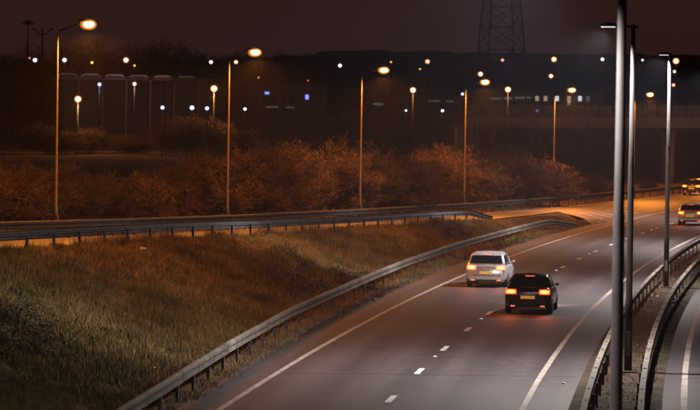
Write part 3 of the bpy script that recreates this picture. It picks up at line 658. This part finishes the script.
# dark bramble clumps on the bank
def bramble(label, px, py, Y, rx, ry, h, seed):
    p = at(px, py, Y); x = p.x; rg = np.random.default_rng(seed); n = 5200
    u = rg.normal(0, 1, (n, 3)); u /= np.linalg.norm(u, axis=1)[:, None]; u[:, 2] = np.abs(u[:, 2]); rad = rg.uniform(.25, 1, (n, 1)) ** .45
    lump = 1 + .22 * np.sin(u[:, :1] * 5 + seed) + .18 * np.sin(u[:, 1:2] * 7 + 2 * seed)
    c = u * rad * lump * np.array([rx, ry, h]); gz = np.array([zg(x + a, Y + b) for a, b in c[:, :2]]); z0 = zg(x, Y); c[:, 2] += gz - z0
    e = rg.normal(0, 1, (n, 3)); e /= np.linalg.norm(e, axis=1)[:, None]; g = np.cross(e, rg.normal(0, 1, (n, 3))); g /= np.linalg.norm(g, axis=1)[:, None]
    s = rg.uniform(.05, .20, (n, 1)); V = np.stack([c - g * s * .11, c + g * s * .11, c + e * s], 1)
    r = empty('bramble_clump', (x, Y, z0)); tag(r, label, 'bramble', 'dark bramble clumps on the bank')
    link('foliage', trimesh('foliage', V), MT['bramble'], r)
    mb = MB()
    for k in range(14):
        a = rg.uniform(0, 6.28); q = [Vector((math.cos(a) * rx * t * .9, math.sin(a) * ry * t * .9, zg(x + math.cos(a) * rx * t * .9, Y + math.sin(a) * ry * t * .9) - z0 + h * .95 * math.sin(math.pi * (0.08 + .8 * t)))) for t in (0, .35, .7, 1)]
        mb.tube(q, [.012, .01, .008, .005], 4, False)
    mb.build('stems', MT['weed'], r)
bramble('dark bramble clump in the middle of the bank above the crash barrier', 296, 264, 130, 1.9, 8.5, 0.5, 3)
bramble('smaller dark bramble clump at the foot of the bank beside the crash barrier', 352, 262, 134, 1.1, 4.5, 0.5, 5)
bramble('dark bramble clump at the lower left corner of the bank', 18, 372, 88, 1.9, 6.5, 0.34, 8)
bramble('brown scrub clump on top of the bank near the end of the slip road barrier', 448, 224, 176, 1.2, 7, 0.6, 11)

# ------------------------------------------------------------------ litter
def litter(label, px, py, dz, size, m, seed, dy=0):
    d = fw + RT * (px - 350) / F + UP * (205 - py) / F; Y = 90.0
    for _ in range(40):
        p = at(px, py, Y); e = p.z - (zg(p.x, Y) + dz); Y += e * 14
        Y = min(max(Y, 60), 240)
    rg = random.Random(seed); mb = MB(); mb.ball((0, 0, 0), (size, size * .7, size * .5), 7, 5)
    mb.v = [(x + rg.uniform(-.3, .3) * size, y + rg.uniform(-.3, .3) * size, max(z + rg.uniform(-.25, .25) * size, -size * .45)) for x, y, z in mb.v]
    p = at(px, py, Y); o = mb.build('litter', m, None, (p.x, p.y, zg(p.x, p.y) + dz + size * .4)); tag(o, label, 'litter', 'scraps of litter')
litter('white scrap of litter in the grass just above the crash barrier, lower one', 257, 333, .05, .13, MT['litter'], 1)
litter('white scrap of litter in the grass just above the crash barrier, upper one', 349, 286, .05, .13, MT['litter'], 2)
litter('white scrap lying between crash barrier and left edge line', 374, 301, .03, .10, MT['litter'], 3)
litter('pinkish piece of litter lying between the median barriers', 654, 297, .05, .17, MT['litter2'], 4)
litter('white scrap at the foot of the right median barrier', 674, 304, .05, .12, MT['litter'], 5)
litter('small white scrap between the median barriers near the second lamp column', 629, 369, .06, .06, MT['litter'], 6)
litter('small white scrap on the carriageway left of the nearest lamp column', 563.5, 384, .05, .05, MT['litter'], 7)
litter('tiny pale scrap in the grass below the slip road barrier at the left', 143, 250, .2, .12, MT['litter'], 8)
litter('tiny white scrap in the grass at the lower left', 154, 369, .2, .07, MT['litter'], 9)

# ------------------------------------------------------------------ overbridge
by = 330.0
br = empty('road_bridge', (34, by, 0)); tag(br, 'concrete road bridge crossing behind the columns at the right', 'bridge')
bx0, bx1 = 12.0, 84.0
def bl(x): return (x - 34)
tilt = lambda x: 0.012 * (x - 34)
def slab(name, x0, x1, y0, y1, z0, z1, m, parent):
    v = []
    for z in (z0, z1):
        for x, y in ((x0, y0), (x1, y0), (x1, y1), (x0, y1)): v.append((bl(x), y, z + tilt(x)))
    return link(name, pymesh(name, v, [[3, 2, 1, 0], [4, 5, 6, 7], [0, 1, 5, 4], [1, 2, 6, 5], [2, 3, 7, 6], [3, 0, 4, 7]]), m, parent)
slab('deck', bx0, bx1, 0, 10, 5.05, 5.95, MT['pale_concrete'], br)
slab('edge_beam', bx0, bx1, -0.35, 0.0, 5.45, 6.15, MT['pale_concrete'], br)
x = bx0
while x < bx1 - 0.1:
    slab('parapet_panel', x + 0.04, x + 1.46, -0.22, -0.12, 6.16, 7.42, MT['concrete'], br)
    slab('parapet_post', x - 0.03, x + 0.03, -0.25, -0.09, 6.15, 7.5, MT['dark'], br)
    x += 1.5
slab('handrail', bx0, bx1, -0.26, -0.08, 7.5, 7.58, MT['dark'], br)
for xx in (33.2, 62.0):
    MB().tube([(bl(xx), 1.6, -1.2), (bl(xx), 1.6, 3.6), (bl(xx), 1.6, 5.06 + tilt(xx))], [0.34, 0.38, 0.62], 14).build('pier', MT['concrete'], br, smooth=True)
    MB().tube([(bl(xx), 8, -1.2), (bl(xx), 8, 3.6), (bl(xx), 8, 5.06 + tilt(xx))], [0.34, 0.38, 0.62], 14).build('pier', MT['concrete'], br, smooth=True)
slab('abutment', bx0 - 1, bx0 + 3, 0.2, 10, -1.2, 5.04, MT['concrete'], br)

# ------------------------------------------------------------------ far buildings
def tower_box(name, label, px0, px1, ytop, Y, depth, m, cat='building', zb=1.0):
    a = at(px0, ytop, Y); b = at(px1, ytop, Y); r = empty(name, ((a.x + b.x) / 2, Y, zb)); tag(r, label, cat)
    w = b.x - a.x; h = (a.z + b.z) / 2 - zb
    MB().box((0, depth / 2, h / 2), (w, depth, h)).build('wall', m, r)
    MB().box((0, depth / 2, h + 0.15), (w + 0.6, depth + 0.6, 0.3)).build('roof', MT['roofing'], r)
    return r, w, h
def panel(parent, r, px, py, Y, w, h, m, name='window'):
    p = at(px, py, Y); loc = p - parent.location
    return MB().box((loc.x, -0.04, loc.z), (w, 0.08, h)).build(name, m, parent)
WINW = glow('lit_window_white', (0.85, 0.9, 1.0), 0.7); WINY = glow('lit_window_warm', (1.0, 0.75, 0.45), 0.28); WINB = glow('blue_lit_sign', (0.22, 0.28, 1.0), 1.5)
WIND = glow('dim_lit_strip', (0.75, 0.9, 0.85), 0.06)
# canopied shed at the left
Yc = 385.0
a = at(58, 73, Yc); b = at(204, 76, Yc); r = empty('canopy_building', ((a.x + b.x) / 2, Yc, 1.0)); tag(r, 'low dark building with pale zigzag canopy edge behind the left street lamps', 'building')
w = b.x - a.x; zt = a.z - 1.0
MB().box((0, 9, (zt - .8) / 2), (w, 10, zt - .8)).build('wall', MT['dark'], r); MB().box((0, 7.5, zt - 0.55), (w + 1, 16, 0.4)).build('roof', MT['roofing'], r)
for k in range(6):
    xc = at(67 + 24 * k, 80, Yc).x - r.location.x; z0 = at(67 + 24 * k, 73 + .6 * k, Yc).z - 1.0; hw = 1.42
    v = [(xc - hw, -.5, z0 - .42), (xc - hw * .55, -.5, z0), (xc + hw * .55, -.5, z0), (xc + hw, -.5, z0 - .42), (xc + hw, -.5, z0 - .62), (xc + hw * .55, -.5, z0 - .2), (xc - hw * .55, -.5, z0 - .2), (xc - hw, -.5, z0 - .62)]
    v += [(p[0], 0.0, p[2]) for p in v]
    link('fascia', pymesh('fascia', v, [list(range(8))[::-1], list(range(8, 16))] + [[i, (i + 1) % 8, 8 + (i + 1) % 8, 8 + i] for i in range(8)]), MT['fascia'], r)
    MB().tube([(xc + hw, -.2, 0), (xc + hw, -.2, z0 - .5)], 0.08, 8).build('column', MT['wall'], r)
# middle warehouse with blue sign
r, w, h = tower_box('warehouse', 'dim warehouse with a blue lit sign right of the second lamp', 248, 326, 86, 420, 20, MT['wall'])
panel(r, 0, 307, 97, 420, .42, .6, WINB, 'sign'); panel(r, 0, 267, 93, 420, .55, .3, WINB, 'sign'); panel(r, 0, 272, 107, 420, 1.6, .16, WIND, 'lit_strip'); panel(r, 0, 290, 107.4, 420, 1.1, .16, WIND, 'lit_strip')
for k in range(5): panel(r, 0, 256 + 9 * k, 100, 420, .7, .9, DARKPANE)
r, w, h = tower_box('warehouse', 'low distant shed with a pale lit strip behind the third street lamp', 374, 462, 98, 440, 18, MT['wall2'])
panel(r, 0, 434, 101, 440, 1.6, .2, WIND, 'lit_strip'); panel(r, 0, 450, 101.3, 440, 1.0, .2, WIND, 'lit_strip'); panel(r, 0, 378, 104, 440, 1.4, .3, WIND, 'lit_strip')
for k in range(6): panel(r, 0, 392 + 10 * k, 106, 440, .7, .7, DARKPANE)
r, w, h = tower_box('office_building', 'low office building with a row of lit windows below the pylon', 484, 604, 92, 400, 16, MT['wall2'])
for px, w_ in ((496, 1.3), (508, 1.1), (520, 1.3), (529, .5)): panel(r, 0, px, 98.6 - (px - 496) * .03, 400, w_, .26, WIND, 'lit_strip')
for px, m in ((537, WINY), (545.5, WINY), (557, WINW), (569, WINY), (580, WINW), (588, WIND)): panel(r, 0, px, 98.5, 400, .45, .62, m)
panel(r, 0, 569, 103, 400, .4, .5, WINY)
for k in range(8): panel(r, 0, 492 + 12 * k, 107, 400, .8, .7, DARKPANE)
r, w, h = tower_box('house', 'dark house below the skyline at the far left', 4, 44, 66, 470, 10, MT['wall2'])
for k in range(3): panel(r, 0, 12 + 10 * k, 80, 470, .9, 1.1, DARKPANE)

# lit path kerb far left
v = []
for k in range(13):
    q = at(56 + 9 * k, 151.5 - .02 * k, 356); v.append((q.x, q.y, zg(q.x, q.y)))
kerbm = MB()
for q0, q1 in zip(v[:-1], v[1:]): kerbm.box(((q0[0] + q1[0]) / 2, q0[1], q0[2] + .06), (abs(q1[0] - q0[0]) * .985, .25, .22))
tag(kerbm.build('path_kerb', MT['concrete']), kind='structure')

# ------------------------------------------------------------------ distant lamps
def far_lamp(label, px, py, Y, rad, col, s, group, power=0.0, zb=None):
    p = at(px, py, Y); z0 = zg(p.x, Y) if zb is None else zb
    r = empty('path_lamp', (p.x, Y, z0)); tag(r, label, 'lamp', group); h = p.z - z0
    MB().tube([(0, 0, -0.1), (0, 0, h - rad * .8)], [0.07, 0.045], 8).build('pole', MT['dark'], r, smooth=True)
    tint = (col[0], col[1] * .55 if col[0] > .8 else col[1] * .8, col[2] * .5 if col[0] > .8 else col[2])
    MB().tube([(0, 0, h + rad * 1.1), (0, 0, h + rad * 1.3)], [rad * .5, rad * .2], 8).build('cap', MT['head'], r)
    gl = MB().ball((0, 0, h), (rad * 1.25, rad * 1.25, rad * 1.18), 14, 10).build('halo_globe', shell('globe_halo_shell', tint, min(0.6, .05 * s + .10), 0.7), r, smooth=True)  # tinted shell larger than the bulb, imitates the lamp's halo
    MB().ball((0, 0, h), (rad * .82, rad * .82, rad * .76), 12, 8).build('bulb', glow('far_lamp_bulb', col, s), gl, smooth=True)
    if power:
        ld = bpy.data.lights.new('globe_light', 'POINT'); ld.energy = power; ld.color = col; ld.shadow_soft_size = 0.1
        o = bpy.data.objects.new('globe_light', ld); C.objects.link(o); o.parent = r; o.location = (0, -rad * 1.4 - 0.1, h - rad * 1.4)
WARM = (1.0, 0.42, 0.13); PINK = (1.0, 0.46, 0.28); BLUE = (0.50, 0.52, 1.0); ORG = (1.0, 0.48, 0.12); WHT = (0.9, 0.88, 1.0)
GL = 'scattered lights beyond the bushes'
FL = [
 ('warm white path lamp low beside the leftmost street lamp', 78, 99, 345, .36, WARM, 12, 1600), ('warm white path lamp left of the second street lamp', 214, 88.5, 345, .36, WARM, 12, 1600),
 ('warm path lamp right of the third street lamp', 413, 90, 300, .27, WARM, 12, 300), ('warm path lamp between the fourth and fifth street lamps', 508, 89.5, 310, .28, WARM, 12, 300),
 ('pinkish lamp touching the fourth sodium lamp head', 480.5, 74, 330, .26, PINK, 7.2, 0), ('small pinkish lamp above the fifth street lamp pole', 551, 76, 380, .27, PINK, 4.8, 0),
 ('bright pinkish lamp on the skyline between the first two street lamps', 126, 60, 400, .36, PINK, 4.8, 0), ('pale lamp just left of the second street lamp pole, on the skyline', 236, 62, 420, .28, PINK, 3.6, 0),
 ('pale lamp on the skyline left of its neighbour beside the second street lamp', 211, 62, 420, .24, WHT, 6, 0), ('leftmost violet white lamp on the skyline', 35, 60, 410, .27, WHT, 8, 0),
 ('violet white lamp right of the leftmost street lamp pole', 64.5, 60, 410, .27, WHT, 8, 0), ('dim pink lamp at the far left of the skyline', 29.5, 58, 430, .14, PINK, 1.5, 0),
 ('yellow lamp below the leftmost sodium lamp head', 92, 62.5, 430, .2, ORG, 4, 0), ('tiny yellow lamp right of the bright pinkish skyline lamp', 134.5, 65.5, 430, .16, ORG, 3, 0),
 ('blue light under the zigzag canopy', 99.5, 84.3, 380, .22, BLUE, 6, 150), ('pinkish light under the zigzag canopy', 134.5, 83.7, 380, .26, PINK, 2.8, 260),
 ('bluish white light, first of the low row of three', 162.5, 107.5, 330, .2, BLUE, 9, 0), ('bluish white light, middle of the low row of three', 192, 107.7, 330, .23, BLUE, 10, 0), ('bluish white light, last of the low row of three', 207, 108.3, 330, .2, BLUE, 8, 0),
 ('small white light low behind the second street lamp', 245, 109, 330, .17, WHT, 6, 0), ('white lamp on a short pole left of the third street lamp', 340, 65.5, 420, .24, WHT, 6, 0),
 ('tiny yellow light right above the third sodium lamp', 391, 62, 450, .15, ORG, 2.5, 0), ('pink lamp on the skyline right of the third street lamp', 427.5, 61.5, 420, .33, PINK, 2.8, 0), ('tiny yellow light below the pink skyline lamp', 420, 69, 440, .14, ORG, 2.5, 0),
 ('small white light low right of the third street lamp', 406, 110.5, 330, .12, WHT, 4, 0), ('small white light low left of the fourth street lamp', 442.5, 110.7, 330, .16, WHT, 6, 0), ('small blue light beside the top of the fourth street lamp pole', 462.5, 94, 380, .18, BLUE, 6, 0),
 ('small white light low right of the fourth street lamp', 474.5, 110.5, 330, .13, WHT, 5, 0), ('bluish white light low left of the fifth street lamp', 537, 110.6, 330, .22, BLUE, 10, 0), ('tiny white light low right of the fifth street lamp', 588, 111.3, 330, .14, WHT, 4, 0),
 ('small pink light below the foot of the pylon', 502.5, 60, 480, .26, PINK, 2.0, 0), ('orange lamp on the skyline right of the pylon', 554, 59.3, 440, .34, ORG, 12, 0), ('small pale lamp below the white lamp head', 602.5, 59.3, 440, .24, (1, .8, .6), 7, 0),
 ('tiny pale light right of the second lamp column', 642.5, 60, 440, .17, (1, .8, .6), 4, 0), ('orange lamp right of the third lamp column', 676, 61, 400, .36, ORG, 14, 0), ('small pale light below the orange lamp at the right', 674.5, 71.5, 400, .19, (1, .75, .5), 5, 0), ('small pinkish light above the bridge at the right', 673.5, 85, 400, .23, PINK, 2.8, 0),
 ('tiny red light on the warehouse roof line', 308, 80.5, 440, .12, (1, .2, .1), 1.5, 0), ('tiny orange light right of the second street lamp pole', 258.5, 77.5, 440, .14, (1, .35, .12), 1.5, 0)]
for lab, px, py, Y, rad, col, s, pw in FL: far_lamp(lab, px, py, Y, rad, col, s, GL, pw)

# unlit high masts far left
for lab, px, py, kind in (('dark high mast with a round lamp ring, far left of the skyline', 28, 22, 0), ('dark high mast with two upswept arms, right of the ring mast', 42.5, 29, 1)):
    p = at(px, py, 400); r = empty('high_mast', (p.x, 400, 1.0)); tag(r, lab, 'mast'); h = p.z - 1.0
    MB().tube([(0, 0, 0), (0, 0, h)], [0.16, 0.09], 8).build('pole', MT['dark'], r)
    if kind == 0:
        MB().tube([(0, 0, h - .3), (0, 0, h - .1), (0, 0, h + .25)], [0.2, .55, .3], 12).build('lamp_ring', MT['dark'], r)
        for k in range(6): MB().box((math.cos(k * 1.047) * .6, math.sin(k * 1.047) * .6, h - .2), (.32, .32, .16)).build('lamp_head', MT['dark'], r)
    else:
        for s in (-1, 1):
            MB().tube([(0, 0, h - .7), (s * .5, 0, h - .55), (s * 1.0, 0, h - .1)], [.07, .06, .05], 6).build('arm', MT['dark'], r); MB().box((s * 1.1, 0, h), (.5, .3, .15)).build('lamp_head', MT['dark'], r)

# ------------------------------------------------------------------ pylon and wires
Yp = 560.0; pc = at(501, 60, Yp); r = empty('lattice_pylon', (pc.x, Yp, 1.0), 0.25); tag(r, 'tall dark lattice electricity pylon standing on the skyline', 'pylon')
def pw_(z): return float(np.interp(z, [0, 12, 30, 44], [4.4, 3.5, 2.2, 0.7]))
lev = [0, 6, 11, 15.5, 19.5, 23, 26, 29, 32, 35, 38, 41, 44]
cor = [(-1, -1), (1, -1), (1, 1), (-1, 1)]
for sx, sy in cor:
    MB().tube([(sx * pw_(z), sy * pw_(z), z) for z in lev], .17, 6).build('leg', MT['dark'], r)
for k in range(4):
    a, b = cor[k], cor[(k + 1) % 4]; mb = MB()
    for z0, z1 in zip(lev[:-1], lev[1:]):
        w0, w1 = pw_(z0), pw_(z1)
        mb.tube([(a[0] * w0, a[1] * w0, z0), (b[0] * w1, b[1] * w1, z1)], .085, 4); mb.tube([(b[0] * w0, b[1] * w0, z0), (a[0] * w1, a[1] * w1, z1)], .085, 4); mb.tube([(a[0] * w1, a[1] * w1, z1), (b[0] * w1, b[1] * w1, z1)], .085, 4)
    mb.build('face_bracing', MT['dark'], r)
for z, ln in ((29, 7), (35, 8.5), (41, 6)):
    for s in (-1, 1):
        mb = MB(); w0 = pw_(z)
        for sy in (-1, 1):
            mb.tube([(s * w0, sy * w0, z), (s * (w0 + ln), 0, z + .2)], .1, 5); mb.tube([(s * pw_(z + 2), sy * pw_(z + 2), z + 2), (s * (w0 + ln), 0, z + .2)], .08, 5)
        mb.build('cross_arm', MT['dark'], r); MB().tube([(s * (w0 + ln), 0, z + .2), (s * (w0 + ln), 0, z - 2)], .12, 6).build('insulator', MT['dark'], r)

# far ridge
v = []; f = []; n = 240
for i in range(n + 1):
    x = -600 + 1200 * i / n; px = 350 + x / 1500 * F
    yt = float(np.interp(px, [-200, 200, 300, 340, 480, 700, 900], [62, 60, 55, 50, 52.5, 55, 58])); top = at(px, yt, 1500).z + 0.5 * math.sin(i * 1.7) * math.sin(i * .37) + random.uniform(-.35, .35)
    v += [(x, 1380, 0), (x, 1440, top * .6), (x, 1500, top), (x, 1640, top * .8), (x, 1800, 0)]
for i in range(n):
    for k in range(4): f.append([i * 5 + k, (i + 1) * 5 + k, (i + 1) * 5 + k + 1, i * 5 + k + 1])
tag(link('hill', pymesh('hill', v, f, True), MT['hill']), kind='structure')

# ------------------------------------------------------------------ misty night air
hb = MB().box((0, 1050, 23), (4400, 2300, 52)); hz = hb.mesh('haze'); hm = bpy.data.materials.new('haze'); hm.use_nodes = True
n = hm.node_tree.nodes; n.remove(n['Principled BSDF']); pv = n.new('ShaderNodeVolumePrincipled')
pv.inputs['Color'].default_value = (0.78, 0.82, 1.0, 1); pv.inputs['Density'].default_value = HAZE; pv.inputs['Anisotropy'].default_value = 0.6
hm.node_tree.links.new(pv.outputs[0], n['Material Output'].inputs['Volume'])
tag(link('haze', hz, hm), 'thin misty night air glowing around the lamps', 'haze', kind='stuff')
